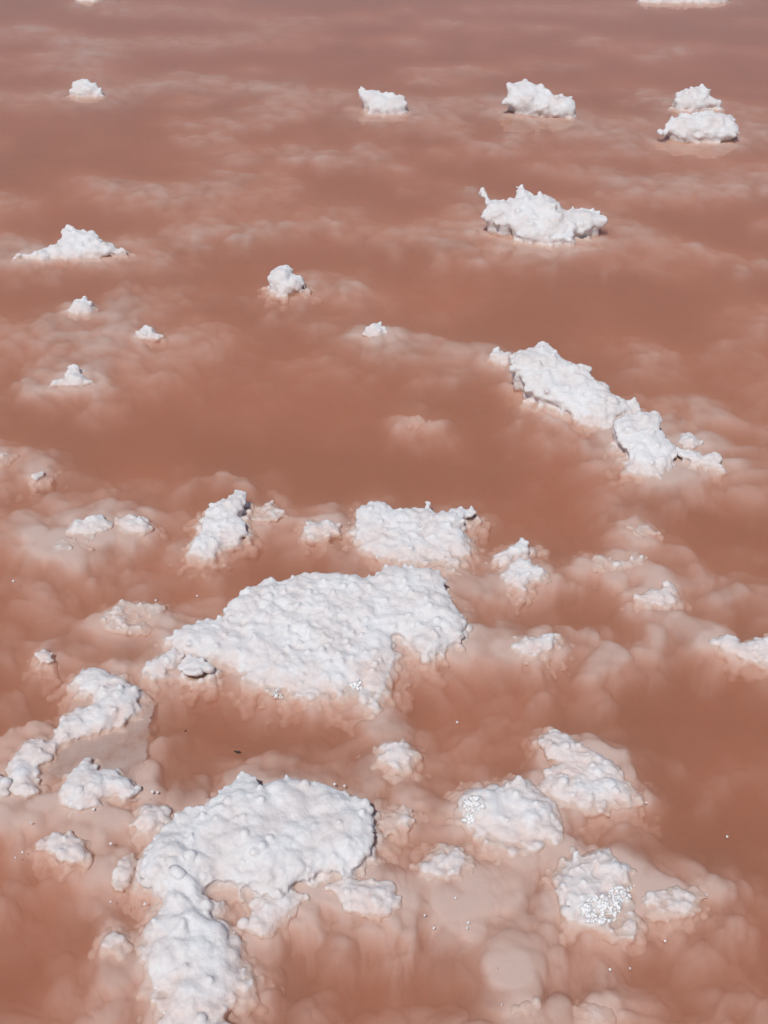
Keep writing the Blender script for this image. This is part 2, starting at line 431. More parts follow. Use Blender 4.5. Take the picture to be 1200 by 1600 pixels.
chunk("wide drowned salt shelf below the ragged crumbs, bottom centre",
      [(690, 1385), (730, 1368), (770, 1372), (790, 1400), (780, 1432), (735, 1440), (700, 1428)], lift=-.022, tilt=2.5, thick=.010, wet=0.030)
chunk("small white salt bar slanting up, right of the rounded ragged slab",
      [(775, 869), (790, 860), (805, 850), (818, 841), (826, 850), (823, 864), (800, 873), (785, 883)], lift=.0, tilt=12, thick=.010)
chunk("salt crumb just below the small slanting bar",
      [(793, 892), (800, 877), (825, 872), (840, 885), (849, 895), (830, 906), (815, 926), (800, 913)], lift=-.006, tilt=10, thick=.011)
chunk("thin salt crumb with bright tip, right of the largest slab",
      [(800, 1011), (815, 997), (835, 1000), (850, 990), (861, 992), (863, 1016), (845, 1021), (820, 1021)], lift=-.003, tilt=8, thick=.010)
chunk("white salt crust cut by the right photo edge",
      [(1117, 1000), (1135, 993), (1150, 1000), (1165, 1008), (1180, 998), (1200, 997), (1240, 1000), (1240, 1034), (1190, 1036), (1150, 1022)], lift=-.004, tilt=8, thick=.011)
chunk("small white salt nub on the drowned bank at right",
      [(998, 936), (1015, 926), (1035, 926), (1044, 911), (1052, 924), (1046, 944), (1020, 946)], lift=-.006, tilt=9, thick=.010)
chunk("rounded drowned salt finger pointing left at right of the pond",
      [(915, 882), (930, 870), (970, 875), (990, 863), (1008, 868), (1012, 884), (980, 893), (945, 899), (925, 894)], lift=-.014, tilt=2.5, thick=.013, wet=0.004)
chunk("tiny drowned salt tip with a thin bright edge, right of centre",
      [(978, 822), (1012, 819), (1032, 834), (1005, 842), (988, 836)], lift=-.014, tilt=2.5, thick=.010, wet=0.004)
chunk("small submerged salt lump beside a dark spot, middle of the pond",
      [(622, 665), (636, 653), (656, 650), (674, 662), (662, 674), (636, 674)], lift=-.020, tilt=12, thick=.014, wet=0.014)
chunk("pale submerged salt flake at the left photo edge, middle height",
      [(-30, 712), (0, 705), (31, 712), (18, 728), (0, 736), (-30, 734)], lift=-.020, tilt=2.5, thick=.012, wet=0.006)
chunk("sliver of submerged salt near the left edge above broken crust row",
      [(46, 746), (56, 738), (70, 736), (66, 745), (54, 750)], lift=-.014, tilt=2.5, thick=.007, wet=0.002)
chunk("pale drowned flake in the open water at bottom right of centre",
      [(775, 1512), (790, 1504), (803, 1512), (810, 1530), (795, 1532), (780, 1524)], lift=-.014, tilt=2.5, thick=.008, wet=0.01)
chunk("pale drowned salt flake near the bottom edge, right of centre",
      [(790, 1580), (815, 1572), (842, 1570), (846, 1582), (828, 1592), (800, 1590)], lift=-.014, tilt=2.5, thick=.008, wet=0.01)
chunk("drowned square salt flake cut by the bottom edge, right",
      [(893, 1572), (915, 1566), (940, 1562), (962, 1580), (968, 1620), (930, 1640), (900, 1620)], lift=-.016, tilt=4, thick=.009, wet=0.01)

# drowned banks of the bed: outline, depth of the crown, softness (m)
BANKS = [
    ([(50, 1015), (150, 1036), (232, 1084), (236, 1160), (232, 1250), (190, 1290), (120, 1300), (60, 1345), (-60, 1345), (-60, 1180), (10, 1160), (90, 1110), (120, 1080)], -.034, .03, .85),
    ([(370, 1440), (480, 1395), (630, 1375), (650, 1420), (560, 1450), (440, 1480)], -.030, .04, .6),
    ([(840, 1150), (900, 1150), (1000, 1240), (1010, 1262), (920, 1280), (840, 1240)], -.024, .03, .7),
    ([(985, 1395), (1110, 1382), (1110, 1435), (1010, 1450)], -.022, .03, .7),
    ([(915, 880), (1000, 862), (1050, 885), (1150, 900), (1200, 940), (1060, 960), (985, 945), (1000, 910), (930, 900)], -.024, .03, .6),
    ([(100, 830), (170, 800), (310, 800), (380, 765), (440, 790), (380, 850), (300, 870), (120, 870), (50, 855)], -.040, .03, .6),
    ([(150, 970), (190, 938), (262, 945), (250, 988), (195, 994)], -.022, .02, .7),
    ([(640, 395), (700, 378), (790, 378), (900, 382), (960, 350), (1010, 352), (960, 395), (800, 425), (690, 420)], -.055, .20),
    ([(715, 302), (745, 296), (755, 318), (722, 318)], -.04, .08),
    ([(470, 425), (510, 417), (550, 438), (535, 455), (480, 458)], -.030, .05),
    ([(385, 505), (420, 490), (450, 492), (475, 508), (430, 522), (395, 524)], -.05, .08),
    ([(90, 490), (150, 470), (185, 448), (280, 455), (330, 480), (270, 505), (140, 515)], -.040, .09),
    ([(30, 545), (110, 555), (190, 540), (230, 530), (330, 545), (290, 590), (150, 620), (40, 628)], -.042, .10),
    ([(500, 540), (560, 520), (640, 525), (780, 553), (800, 580), (820, 610), (700, 600), (560, 575)], -.038, .09),
    ([(820, 615), (900, 650), (960, 690), (990, 740), (1060, 760), (940, 700), (850, 660)], -.045, .06),
    ([(1115, 418), (1140, 414), (1260, 410), (1260, 445), (1150, 440)], -.045, .06),
    ([(950, 590), (1060, 560), (1200, 540), (1260, 600), (1260, 680), (1140, 700), (1050, 660)], -.055, .12),
    ([(1050, 740), (1120, 745), (1150, 800), (1060, 790), (960, 830), (1000, 780)], -.055, .08),
    ([(40, 790), (180, 770), (310, 745), (360, 745), (385, 770), (440, 785), (460, 810), (380, 870), (300, 885), (150, 880), (30, 875)], -.050, .07),
    ([(100, 1000), (160, 925), (230, 895), (270, 930), (260, 980), (200, 1030), (140, 1040), (60, 1020)], -.034, .06),
    ([(0, 930), (60, 1010), (100, 1050), (80, 1110), (0, 1130)], -.050, .08),
    ([(470, 815), (560, 800), (600, 870), (540, 850), (480, 850)], -.026, .05),
    ([(240, 1060), (390, 1050), (560, 1100), (640, 1110), (700, 1160), (640, 1180), (470, 1120), (320, 1100)], -.038, .06),
    ([(520, 870), (560, 868), (570, 890), (530, 896)], -.04, .04),
    ([(720, 890), (790, 870), (850, 900), (860, 960), (780, 960), (700, 920)], -.036, .06),
    ([(620, 1025), (720, 1010), (860, 1000), (960, 1030), (900, 1060), (700, 1050)], -.032, .07),
    ([(970, 900), (1010, 870), (1100, 880), (1160, 905), (1260, 940), (1260, 1000), (1120, 990), (980, 970), (985, 930)], -.045, .06),
    ([(810, 1085), (870, 1070), (930, 1070), (990, 1100), (970, 1130), (900, 1140), (840, 1115)], -.038, .06),
    ([(0, 1240), (60, 1260), (160, 1280), (200, 1330), (180, 1400), (230, 1470), (180, 1480), (100, 1400), (0, 1400)], -.046, .06),
    ([(180, 1480), (240, 1480), (260, 1600), (220, 1640), (150, 1600)], -.034, .06),
    ([(370, 1440), (480, 1400), (640, 1420), (620, 1460), (500, 1470), (420, 1500)], -.040, .06),
    ([(640, 1300), (720, 1310), (880, 1340), (870, 1420), (800, 1470), (700, 1450), (650, 1390)], -.052, .05),
    ([(760, 1450), (820, 1465), (880, 1490), (870, 1520), (800, 1500)], -.050, .05),
    ([(990, 1400), (1110, 1390), (1100, 1440), (1020, 1460)], -.032, .04),
    ([(720, 1520), (860, 1540), (1000, 1560), (1000, 1660), (720, 1660)], -.042, .06),
    ([(1100, 1480), (1260, 1500), (1260, 1650), (1080, 1620)], -.060, .08),
    ([(0, 1480), (120, 1500), (180, 1640), (0, 1660)], -.050, .08),
    ([(840, 1230), (880, 1270), (1010, 1270), (960, 1290), (880, 1290)], -.035, .04),
]
# drowned ridges of the bed: line, depth of the crest, width (m)
RIDGES = [
    ([(150, 145), (260, 128), (340, 126), (470, 142), (560, 150), (660, 160), (790, 160), (920, 190), (1030, 196), (1120, 190), (1300, 230)], -.035, .16),
    ([(-60, 152), (60, 152), (150, 148)], -.05, .2),
    ([(-60, 60), (40, 40), (140, 70), (150, 120)], -.05, .22),
    ([(160, 8), (330, 18), (470, 40)], -.07, .2),
    ([(740, 12), (830, 10), (960, 18)], -.07, .2),
    ([(160, 68), (240, 64), (330, 66)], -.05, .2),
    ([(200, 305), (320, 305), (420, 300)], -.06, .14),
    ([(340, 345), (500, 345), (560, 350)], -.07, .2),
    ([(850, 255), (1000, 290), (1200, 285)], -.065, .16),
    ([(-40, 410), (60, 408), (200, 400), (240, 405)], -.04, .10),
    ([(100, 520), (220, 530), (300, 545)], -.045, .08),
    ([(570, 522), (620, 530), (720, 545), (790, 560)], -.015, .09),
    ([(478, 440), (540, 440)], -.02, .07),
    ([(950, 352), (1010, 358)], -.03, .08),
    ([(760, 385), (860, 392)], -.03, .08),
]
# deeper bays between them
BAYS = [
    ([(235, 1115), (330, 1100), (470, 1120), (580, 1120), (600, 1190), (540, 1225), (440, 1205), (370, 1200), (300, 1250), (240, 1245)], -.095, .04),
    ([(1010, 1120), (1260, 1080), (1260, 1300), (1180, 1380), (1050, 1370), (900, 1325), (880, 1290), (1010, 1280), (960, 1180)], -.064, .08),
    ([(290, 900), (420, 870), (540, 850), (560, 880), (480, 892), (400, 905), (340, 945), (280, 960)], -.085, .04),
    ([(150, 650), (330, 625), (560, 620), (800, 640), (930, 720), (900, 770), (700, 780), (480, 770), (420, 740), (180, 730)], -.078, .10),
    ([(560, 460), (760, 440), (1000, 470), (1180, 500), (1000, 540), (820, 520), (620, 505)], -.090, .15),
    ([(860, 760), (960, 790), (930, 850), (860, 870), (780, 830), (800, 780)], -.08, .06),
    ([(620, 1190), (720, 1170), (840, 1160), (830, 1220), (720, 1235), (640, 1250)], -.08, .04),
    ([(380, 1500), (470, 1490), (520, 1520), (430, 1550)], -.07, .04),
]

# ------------------------------------------------------------------ the pond bed: one sheet to the horizon
fine = np.linspace(-34, 34, 560)
coarse_l = np.linspace(-180, -34, 60)[:-1]
coarse_r = np.linspace(34, 180, 60)[1:-1]
ang = np.radians(np.concatenate([coarse_l, fine, coarse_r]))
rad = np.concatenate([np.linspace(.15, .55, 6)[:-1], np.geomspace(.55, 8.5, 620), np.geomspace(8.5, 150, 50)[1:]])
A, Rr = np.meshgrid(ang, rad)
BX, BY = np.sin(A) * Rr, np.cos(A) * Rr


def chunk_frame(c):
    """front point and tilted plane on which a chunk's outline lies"""
    pts = c["outline"]
    vmax = max(p[1] for p in pts)
    um = sum(p[0] for p in pts) / len(pts)
    p0 = ground(um, vmax, c["lift"])
    t = math.radians(c["tilt"])
    ey = np.array([0, math.cos(t), math.sin(t)])
    nn = np.array([0, -math.sin(t), math.cos(t)])
    out = []
    for u, v in pts:
        d = ray(u, v)
        k = np.dot(p0 - EYE, nn) / np.dot(d, nn)
        p = EYE + d * k
        out.append((p[0] - p0[0], np.dot(p - p0, ey)))
    return p0, ey, nn, out


def bed_height(X, Y):
    R_ = np.sqrt(X * X + Y * Y)
    trend = np.clip((R_ - 1.2) / 2.5, 0, 1)
    far = np.clip((R_ - 1.0) / 4.0, 0, 1)
    deep = -.050 - .046 * trend + .03 * fbm(X * 1.0, Y * 1.8, 0, 3, 3) + .045 * np.abs(fbm(X * 2.6, Y * 4.5, 0, 3, 7))
    wx = X + .04 * perlin(X * 7, Y * 7, 0, 51)
    wy = Y + .04 * perlin(X * 7, Y * 7, 0, 52)
    lob1, lob2 = lobes(wx * 7, wy * 8, 1), lobes(wx * 17, wy * 18, 2)
    lump = (lob1 * .020 + lob2 * .009 - .021) * (1 - .45 * far)
    rag = .034 * fbm(X * 10, Y * 10, 0, 3, 31) + .030 * (lob1 - .5) + .016 * (lob2 - .5) + .03 * fbm(X * 3, Y * 3, 0, 2, 33)
    # plates of drowned crust, cloud shaped, with open water between
    n = 1.5 * fbm(X * (1.5 - .4 * far) + 4, Y * 2.5, 0, 2, 81) + .9 * (1 - .65 * far) * fbm(X * 4.2, Y * 6.0, 0, 3, 83) + (.40 * (lob1 - .5) + .16 * (lob2 - .5)) * (1 - .75 * far)
    n = n + .10 - .20 * far + .10 * (1 - trend)
    w = 1 / (1 + np.exp(-n / .13))
    plate = -.034 + .020 * perlin(X * 2.3, Y * 3.1, 0, 85) + .016 * perlin(X * 6, Y * 7, 0, 86)
    base = deep * (1 - w) + plate * w
    fresh = np.clip(.02 + .62 * w + (lump + .010) * 9 + .5 * fbm(X * 4, Y * 5, 3, 3, 61), 0, .68)
    for bank in BAYS + BANKS:
        poly, depth, soft = bank[:3]
        g = [tuple(ground(u, v, depth)[:2]) for u, v in poly]
        gx = [p[0] for p in g]; gy = [p[1] for p in g]
        m = (X > min(gx) - soft * 4) & (X < max(gx) + soft * 4) & (Y > min(gy) - soft * 4) & (Y < max(gy) + soft * 4)
        if not m.any():
            continue
        d = poly_dist(X[m], Y[m], g) + rag[m]
        if depth < -.062:
            w = 1 / (1 + np.exp(-d / (soft * .45)))
            w = w * .8
            base[m] = base[m] * (1 - w) + np.minimum(base[m], depth) * w
            continue
        w = 1 / (1 + np.exp(-d / (soft * .16)))
        crown = depth * .62 + .012 * perlin(X[m] * 6, Y[m] * 7, 0, 86)
        base[m] = base[m] * (1 - w) + np.maximum(base[m], crown) * w
        fresh[m] = np.maximum(fresh[m], w * (bank[3] if len(bank) > 3 else .55))
    k = 45.0
    for c in C:
        p0, ey, nn, pl = c["frame"]
        g = [(p0[0] + a, p0[1] + b * ey[1]) for a, b in pl]
        gx = [p[0] for p in g]; gy = [p[1] for p in g]
        ext = .30
        m = (X > min(gx) - ext) & (X < max(gx) + ext) & (Y > min(gy) - ext) & (Y < max(gy) + ext)
        if not m.any():
            continue
        d = poly_dist(X[m], Y[m], g) + rag[m] * .7
        near = np.clip((R_[m] - 1) / 3, .0, 1)
        top = -.014 - np.clip(-d, 0, None) * (.60 - .25 * near)
        fresh[m] = np.maximum(fresh[m], .9 * np.exp(-np.clip(-d - .008, 0, None) / (.042 + .05 * near)))
        base[m] = np.log(np.exp(k * base[m]) + np.exp(k * top)) / k
    h = base + lump
    # the pond shoals away from the near bank
    h = h * (np.clip(1.9 / np.maximum(R_, .1), .36, 1.0) + .35 * np.clip((R_ - 4.6) / 2, 0, 1))
    for line, depth, wid in RIDGES:
        g = [tuple(ground(u, v, -.008)[:2]) for u, v in line]
        d = line_dist(X, Y, g) + rag * 1.2
        w = np.exp(-np.clip(d, 0, None) ** 2 / (2 * (wid * .8) ** 2)) * .9
        h = np.where(w > .01, h * (1 - w) + np.maximum(h, depth * .22 + lump * .30 + .004) * w, h)
        fresh = np.maximum(fresh, w * .75)
    # the plates dip towards the near bank: abrupt behind, shelving in front
    slv = np.clip(1.15 + 2.6 * fbm(X * 14, Y * 14, 0, 2, 95), .15, 2.6)
    for i in range(h.shape[0] - 2, -1, -1):
        dr = R_[i + 1] - R_[i]
        u_ = h[i + 1]
        u_ = .28 * u_ + .22 * (np.roll(u_, 1) + np.roll(u_, -1)) + .14 * (np.roll(u_, 2) + np.roll(u_, -2))
        s_ = u_ - dr * (.46 - .32 * far[i]) * slv[i]
        up = s_ > h[i]
        fresh[i] = np.where(up, np.maximum(fresh[i], fresh[i + 1] * (1 - np.clip(dr * 4, 0, 1))), fresh[i])
        h[i] = np.maximum(h[i], s_)
    h = h - .010 - .009 * (1 - far) + (lob1 * .015 + lob2 * .013 + lobes(wx * 36, wy * 36, 7) * .005 - .006) * (1 - .6 * far) * (.5 + np.clip(1.4 * perlin(X * 3, Y * 3, 0, 91) + .5, 0, 1.2))
    fl = lobes(wx * 22, wy * 24, 12)
    h = h + (fl * .016 + lobes(wx * 47, wy * 50, 13) * .006 - .009) * (1 - .5 * far) * np.clip(fresh * 1.5 - .1, 0, 1)
    fresh = np.clip(fresh * (.72 + .55 * fl), 0, .95)
    # nothing of the bed stands above the brine
    q = 150.0
    cap = -.008 + .003 * far + .005 * fresh
    return cap - np.log1p(np.exp(np.clip(q * (cap - h), -50, 50))) / q, fresh


for c in C:
    c["frame"] = chunk_frame(c)
BZ, FRESH = bed_height(BX, BY)
nr, na = BX.shape
verts = np.stack([BX, BY, BZ], -1).reshape(-1, 3)
verts = np.vstack([verts, [[0, 0, -.1]]])
ii, jj = np.meshgrid(np.arange(nr - 1), np.arange(na), indexing='ij')
j2 = (jj + 1) % na
quads = np.stack([ii * na + jj, ii * na + j2, (ii + 1) * na + j2, (ii + 1) * na + jj], -1).reshape(-1, 4)[:, ::-1]


def mesh_np(name, verts, quads, mat, smooth=True):
    me = bpy.data.meshes.new(name)
    nv, nq, k = len(verts), len(quads), quads.shape[1]
    me.vertices.add(nv)
    me.vertices.foreach_set("co", np.ascontiguousarray(verts, np.float32).ravel())
    me.loops.add(nq * k)
    me.loops.foreach_set("vertex_index", np.ascontiguousarray(quads, np.int32).ravel())
    me.polygons.add(nq)
    me.polygons.foreach_set("loop_start", np.arange(0, nq * k, k, dtype=np.int32))
    if smooth:
        me.polygons.foreach_set("use_smooth", np.ones(nq, bool))
    me.update(calc_edges=True)
    me.materials.append(mat)
    return me


bed = bpy.data.objects.new("pond_bed", mesh_np("pond_bed", verts, quads, BED))
scene.collection.objects.link(bed)
_a = bed.data.attributes.new("fresh_salt", 'FLOAT', 'POINT')
_a.data.foreach_set("value", np.append(FRESH.ravel(), .2).astype(np.float32))
bed["kind"] = "structure"
bed["label"] = "submerged pale salt bed seen through the brown brine"

# ------------------------------------------------------------------ the brine: a closed body of turbid water
W = 140.0
wv = [(-W, -W, -1.2), (W, -W, -1.2), (W, W, -1.2), (-W, W, -1.2), (-W, -W, 0), (W, -W, 0), (W, W, 0), (-W, W, 0)]
wf = [(0, 3, 2, 1), (4, 5, 6, 7), (0, 1, 5, 4), (1, 2, 6, 5), (2, 3, 7, 6), (3, 0, 4, 7)]
water = link_mesh("water", wv, wf, BRINE, smooth=False)
water["kind"] = "structure"
water["label"] = "turbid red brown brine filling the salt pond"

# ------------------------------------------------------------------ salt chunks
import bmesh
_bm = bmesh.new()
bmesh.ops.create_icosphere(_bm, subdivisions=2, radius=1.0)
ICO_V = np.array([v.co[:] for v in _bm.verts])
ICO_F = np.array([[v.index for v in f.verts] for f in _bm.faces])
_bm.free()


def lumps_to_mesh(centres, radii, voxel, name):
    """one closed crust grown from many overlapping lumps"""
    n = len(centres)
    V = (ICO_V[None] * radii[:, None, :] + centres[:, None, :]).reshape(-1, 3)
    F = (ICO_F[None] + (np.arange(n) * len(ICO_V))[:, None, None]).reshape(-1, 3)
    tmp = bpy.data.objects.new("tmp", mesh_np("tmp", V, F, SALT))
    scene.collection.objects.link(tmp)
    md = tmp.modifiers.new("r", 'REMESH')
    md.mode = 'VOXEL'
    md.voxel_size = voxel
    dg = bpy.context.evaluated_depsgraph_get()
    me = bpy.data.meshes.new_from_object(tmp.evaluated_get(dg))
    old = tmp.data
    bpy.data.objects.remove(tmp)
    bpy.data.meshes.remove(old)
    # keep the one connected crust, drop stray crumbs
    nv = len(me.vertices)
    ed = np.empty(len(me.edges) * 2, np.int32); me.edges.foreach_get("vertices", ed); ed = ed.reshape(-1, 2)
    lab = np.arange(nv)
    while True:
        m = np.minimum(lab[ed[:, 0]], lab[ed[:, 1]])
        new = lab.copy()
        np.minimum.at(new, ed[:, 0], m); np.minimum.at(new, ed[:, 1], m)
        np.minimum.at(new, lab[ed[:, 0]], m); np.minimum.at(new, lab[ed[:, 1]], m)
        new = new[new]
        if (new == lab).all():
            break
        lab = new
    ids, cnt = np.unique(lab, return_counts=True)
    if len(ids) > 1:
        bm = bmesh.new(); bm.from_mesh(me); bm.verts.ensure_lookup_table()
        drop = np.nonzero(lab != ids[cnt.argmax()])[0]
        bmesh.ops.delete(bm, geom=[bm.verts[i] for i in drop], context='VERTS')
        bm.to_mesh(me); bm.free()
    me.name = name
    return me


def build_chunk(idx, c):
    p0, ey, nn, pl = c["frame"]
    r_ = np.random.RandomState(100 + idx)
    dist = math.hypot(p0[1], CAM_H)
    px = dist * 2 * TV / 1024
    voxel = max(.0026, px * 1.35)
    th = c["thick"]
    ppx = dist * 2 * TV / 1600
    Q = []
    for i in range(len(pl)):
        a, b = np.array(pl[i]), np.array(pl[(i + 1) % len(pl)])
        k = max(1, int(np.linalg.norm(b - a) / (ppx * 5)))
        for q in range(k):
            Q.append(a + (b - a) * q / k + (r_.randn(2) * ppx * (2.2 if q else .6)))
    pl = [tuple(q) for q in Q]
    P = np.array(pl)
    area2 = float(np.sum(P[:, 0] * np.roll(P[:, 1], -1) - np.roll(P[:, 0], -1) * P[:, 1]))
    inw = 1.0 if area2 > 0 else -1.0          # left normal points inwards on a counter-clockwise outline
    lo, hi = P.min(0), P.max(0)
    rim_r = max(px * 2.2, .0045)
    cen, rad_ = [], []

    def add(x, s, w, rx, rz=None):
        cen.append(np.array([x, 0, 0]) + ey * s + nn * w)
        rad_.append((rx, rx, rz or rx))

    size = float(np.sqrt((hi - lo).prod()))
    # ragged rim
    nP = len(P)
    for i in range(nP):
        a, b = P[i], P[(i + 1) % nP]
        L = np.linalg.norm(b - a)
        k = max(1, int(L / (rim_r * 1.15)))
        for q in range(k):
            t = (q + r_.rand() * .7) / k
            pt = a + (b - a) * t
            rr = rim_r * r_.uniform(.65, 1.35)
            nrm = np.array([-(b - a)[1], (b - a)[0]]) / (L + 1e-9)
            z = pt + nrm * inw * rr * .8
            add(z[0], z[1], r_.uniform(-.5, .35) * th * .6, rr, rr * r_.uniform(.8, 1.2))
    # body lumps
    sp = max(th * .62, px * 3.2)
    gx, gy = np.meshgrid(np.arange(lo[0], hi[0] + sp, sp), np.arange(lo[1], hi[1] + sp, sp))
    gx = gx.ravel() + r_.uniform(-.45, .45, gx.size) * sp
    gy = gy.ravel() + r_.uniform(-.45, .45, gy.size) * sp
    d = poly_dist(gx, gy, pl)
    rise = perlin(gx * 11 + idx * 3.1, gy * 11, idx * 1.7, 5) * 1.2 + perlin(gx * 26, gy * 26 + idx, 0, 6) * .7
    for x, s, dd, rs in zip(gx, gy, d, rise):
        if dd < rim_r * .4:
            continue
        rr = min(th * r_.uniform(.7, 1.25), dd * 1.0 + rim_r * .2)
        edge = 1 - math.exp(-dd / (th * 1.3))
        w = (edge - .55) * th * .55 + rs * th * .38 * edge
        add(x, s, w, rr, rr * r_.uniform(.5, .8))
        if r_.rand() < .10:
            r2 = min(th * .38, rim_r * 1.4) * r_.uniform(.6, 1.2)
            add(x + r_.uniform(-1, 1) * rr * .6, s + r_.uniform(-1, 1) * rr * .6, w + rr * .75, r2)
        # root going down into the brine
        root_in = th * (1.5 if c["lift"] > 0 and dist < 3 else 1.15 if c["lift"] > .015 else .8)
        if dd > root_in and r_.rand() < .6:
            zt = p0[2] + s * ey[2] + w * nn[2]
            depth = max(.0, zt + .03)
            kk = int(depth / (rr * .9)) + 1
            for q in range(1, kk + 1):
                cen.append(np.array([x + r_.uniform(-.2, .2) * rr, ey[1] * s + nn[1] * w, s * ey[2] + w * nn[2] - q * rr * .9]))
                rad_.append((rr, rr, rr))
    # drowned skirt round the foot
    sk = c.get("skirt", .75 if c["lift"] < .01 else .35)
    n_out = int(nP / 2)
    ang0 = r_.uniform(0, 10)
    for i in range(nP):
        a, b = P[i - 1], P[(i + 1) % nP]
        e = b - a; L = np.linalg.norm(e) + 1e-9
        nrm = np.array([-e[1], e[0]]) / L * -inw
        g = .5 + .9 * float(perlin(ang0 + P[i][0] * 9, P[i][1] * 9, idx, 77))
        if g > sk + .15:
            continue
        zp = p0[2] + P[i][1] * ey[2]
        if zp > .03:
            continue
        for q in range(5):
            out_ = r_.rand() ** 1.5
            rr = r_.uniform(.8, 2.0) * max(.0065, rim_r)
            o_ = (out_ * 1.2 - .1) * .030 * (.5 + g) * (1 + .15 * dist)
            ztop = (min(.003, zp - .004) if 'wet' in c else .003) - out_ * .030 + r_.uniform(-.5, .5) * .006
            cen.append(np.array([P[i][0] + nrm[0] * o_ + r_.uniform(-1, 1) * .006, ey[1] * (P[i][1] + nrm[1] * o_) + r_.uniform(-1, 1) * .006, ztop - rr - p0[2]]))
            rad_.append((rr, rr, rr))
            cen.append(cen[-1] - np.array([nrm[0] * rr, nrm[1] * rr, rr * .9])); rad_.append((rr * 1.2,) * 3)
            cen.append(cen[-1] - np.array([nrm[0] * rr, nrm[1] * rr, rr * .9])); rad_.append((rr * 1.4,) * 3)
    me = lumps_to_mesh(np.array(cen), np.array(rad_), voxel, "salt_chunk")
    n = len(me.vertices)
    co = np.empty(n * 3, np.float32); me.vertices.foreach_get("co", co); co = co.reshape(-1, 3).astype(float)
    no = np.empty(n * 3, np.float32); me.vertices.foreach_get("normal", no); no = no.reshape(-1, 3).astype(float)
    o = idx * 7.3
    # relax the body a little so that only the rims stay knobbly
    nE = len(me.edges)
    ed = np.empty(nE * 2, np.int32); me.edges.foreach_get("vertices", ed); ed = ed.reshape(-1, 2)
    deg = np.bincount(ed.ravel(), minlength=n)[:, None].astype(float)
    for it in range(3):
        acc = np.zeros_like(co)
        for k in range(3):
            acc[:, k] = np.bincount(ed[:, 0], co[ed[:, 1], k], n) + np.bincount(ed[:, 1], co[ed[:, 0], k], n)
        co += (acc / np.maximum(deg, 1) - co) * .5
    f = 1.0 / max(.034, px * 11)
    amp = max(.0034, px * 1.3)
    disp = (np.abs(perlin(co[:, 0] * f + o, co[:, 1] * f, co[:, 2] * f, 41)) * 1.9 - .45) * amp
    disp += perlin(co[:, 0] * f * .45 + o, co[:, 1] * f * .45, co[:, 2] * f * .45, 43) * amp * 1.6
    disp += (np.abs(perlin(co[:, 0] * f * 4.6 + o, co[:, 1] * f * 4.6, co[:, 2] * f * 4.6, 45)) - .2) * amp * .3
    disp += (np.abs(perlin(co[:, 0] * f * 2.6 + o, co[:, 1] * f * 2.6, co[:, 2] * f * 2.6, 42)) - .2) * amp * .6
    fm = f * .22
    disp *= .45 + 1.5 * np.clip(perlin(co[:, 0] * fm + o, co[:, 1] * fm, co[:, 2] * fm, 44) + .35, 0, 1)
    co += no * disp[:, None]
    me.vertices.foreach_set("co", co.astype(np.float32).ravel())
    me.polygons.foreach_set("use_smooth", np.ones(len(me.polygons), bool))
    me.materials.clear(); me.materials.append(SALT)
    me.update()
    ob = bpy.data.objects.new("salt_chunk", me)
    scene.collection.objects.link(ob)
    ob.location = p0
    if "wet" in c:
        zz = np.percentile(co[:, 2], 97) + p0[2]
        dirn = (p0 - EYE) / abs((p0 - EYE)[2])
        ob.location = p0 + dirn * (zz + c["wet"])
        c["frame"] = (np.array(ob.location), ey, nn, pl)
    ob["label"] = c["label"]
    ob["category"] = "salt chunk"
    ob["group"] = "salt crust pieces in the brine pond"
    return ob


CUBE_V = np.array([(x, y, z) for x in (-1, 1) for y in (-1, 1) for z in (-1, 1)], float)
CUBE_F = np.array([(0, 1, 3, 2), (4, 6, 7, 5), (0, 4, 5, 1), (2, 3, 7, 6), (0, 2, 6, 4), (1, 5, 7, 3)])


def random_rot(r_):
    q = r_.randn(4); q /= np.linalg.norm(q)
    a, b, c_, d = q
    return np.array([[1 - 2 * (c_ * c_ + d * d), 2 * (b * c_ - d * a), 2 * (b * d + c_ * a)],
                     [2 * (b * c_ + d * a), 1 - 2 * (b * b + d * d), 2 * (c_ * d - b * a)],
                     [2 * (b * d - c_ * a), 2 * (c_ * d + b * a), 1 - 2 * (b * b + c_ * c_)]])


chunk_objs = []
for i, c in enumerate(C):
    chunk_objs.append(build_chunk(i, c))

bpy.context.view_layer.update()
dg = bpy.context.evaluated_depsgraph_get()


def surface_at(ob, u, v):
    """point on a chunk that lies under a photo position, in the chunk's own frame"""
    d = Vector(ray(u, v)).normalized()
    inv = ob.matrix_world.inverted()
    hit, loc, nor, _ = ob.ray_cast(inv @ Vector(EYE), inv.to_3x3() @ d)
    return (loc, nor) if hit else (None, None)


for c, ob in zip(C, chunk_objs):
    for (u, v, rpx) in c.get("crystals", ()):
        r_ = np.random.RandomState(int(u + v))
        V, F = [], []
        px = math.hypot(c["frame"][0][1], CAM_H) * 2 * TV / 1600
        for k in range(int(6 + rpx * rpx * .16)):
            a, q = r_.uniform(0, 2 * math.pi), math.sqrt(r_.rand()) * rpx
            loc, nor = surface_at(ob, u + math.cos(a) * q, v + math.sin(a) * q * .8)
            if loc is None:
                continue
            s = px * r_.uniform(1.2, 2.8)
            vv = (CUBE_V * s * r_.uniform(.6, 1.2, 3)) @ random_rot(r_).T + np.array(loc) + np.array(nor) * s * .25
            F.append(CUBE_F + 8 * len(V)); V.append(vv)
        if V:
            me = mesh_np("crystal_cluster", np.vstack(V), np.vstack(F), CRYSTAL, smooth=False)
            k = bpy.data.objects.new("crystal_cluster", me)
            scene.collection.objects.link(k)
            k.parent = ob
            k["kind"] = "stuff"
            k["label"] = "glittering cubic salt crystals"

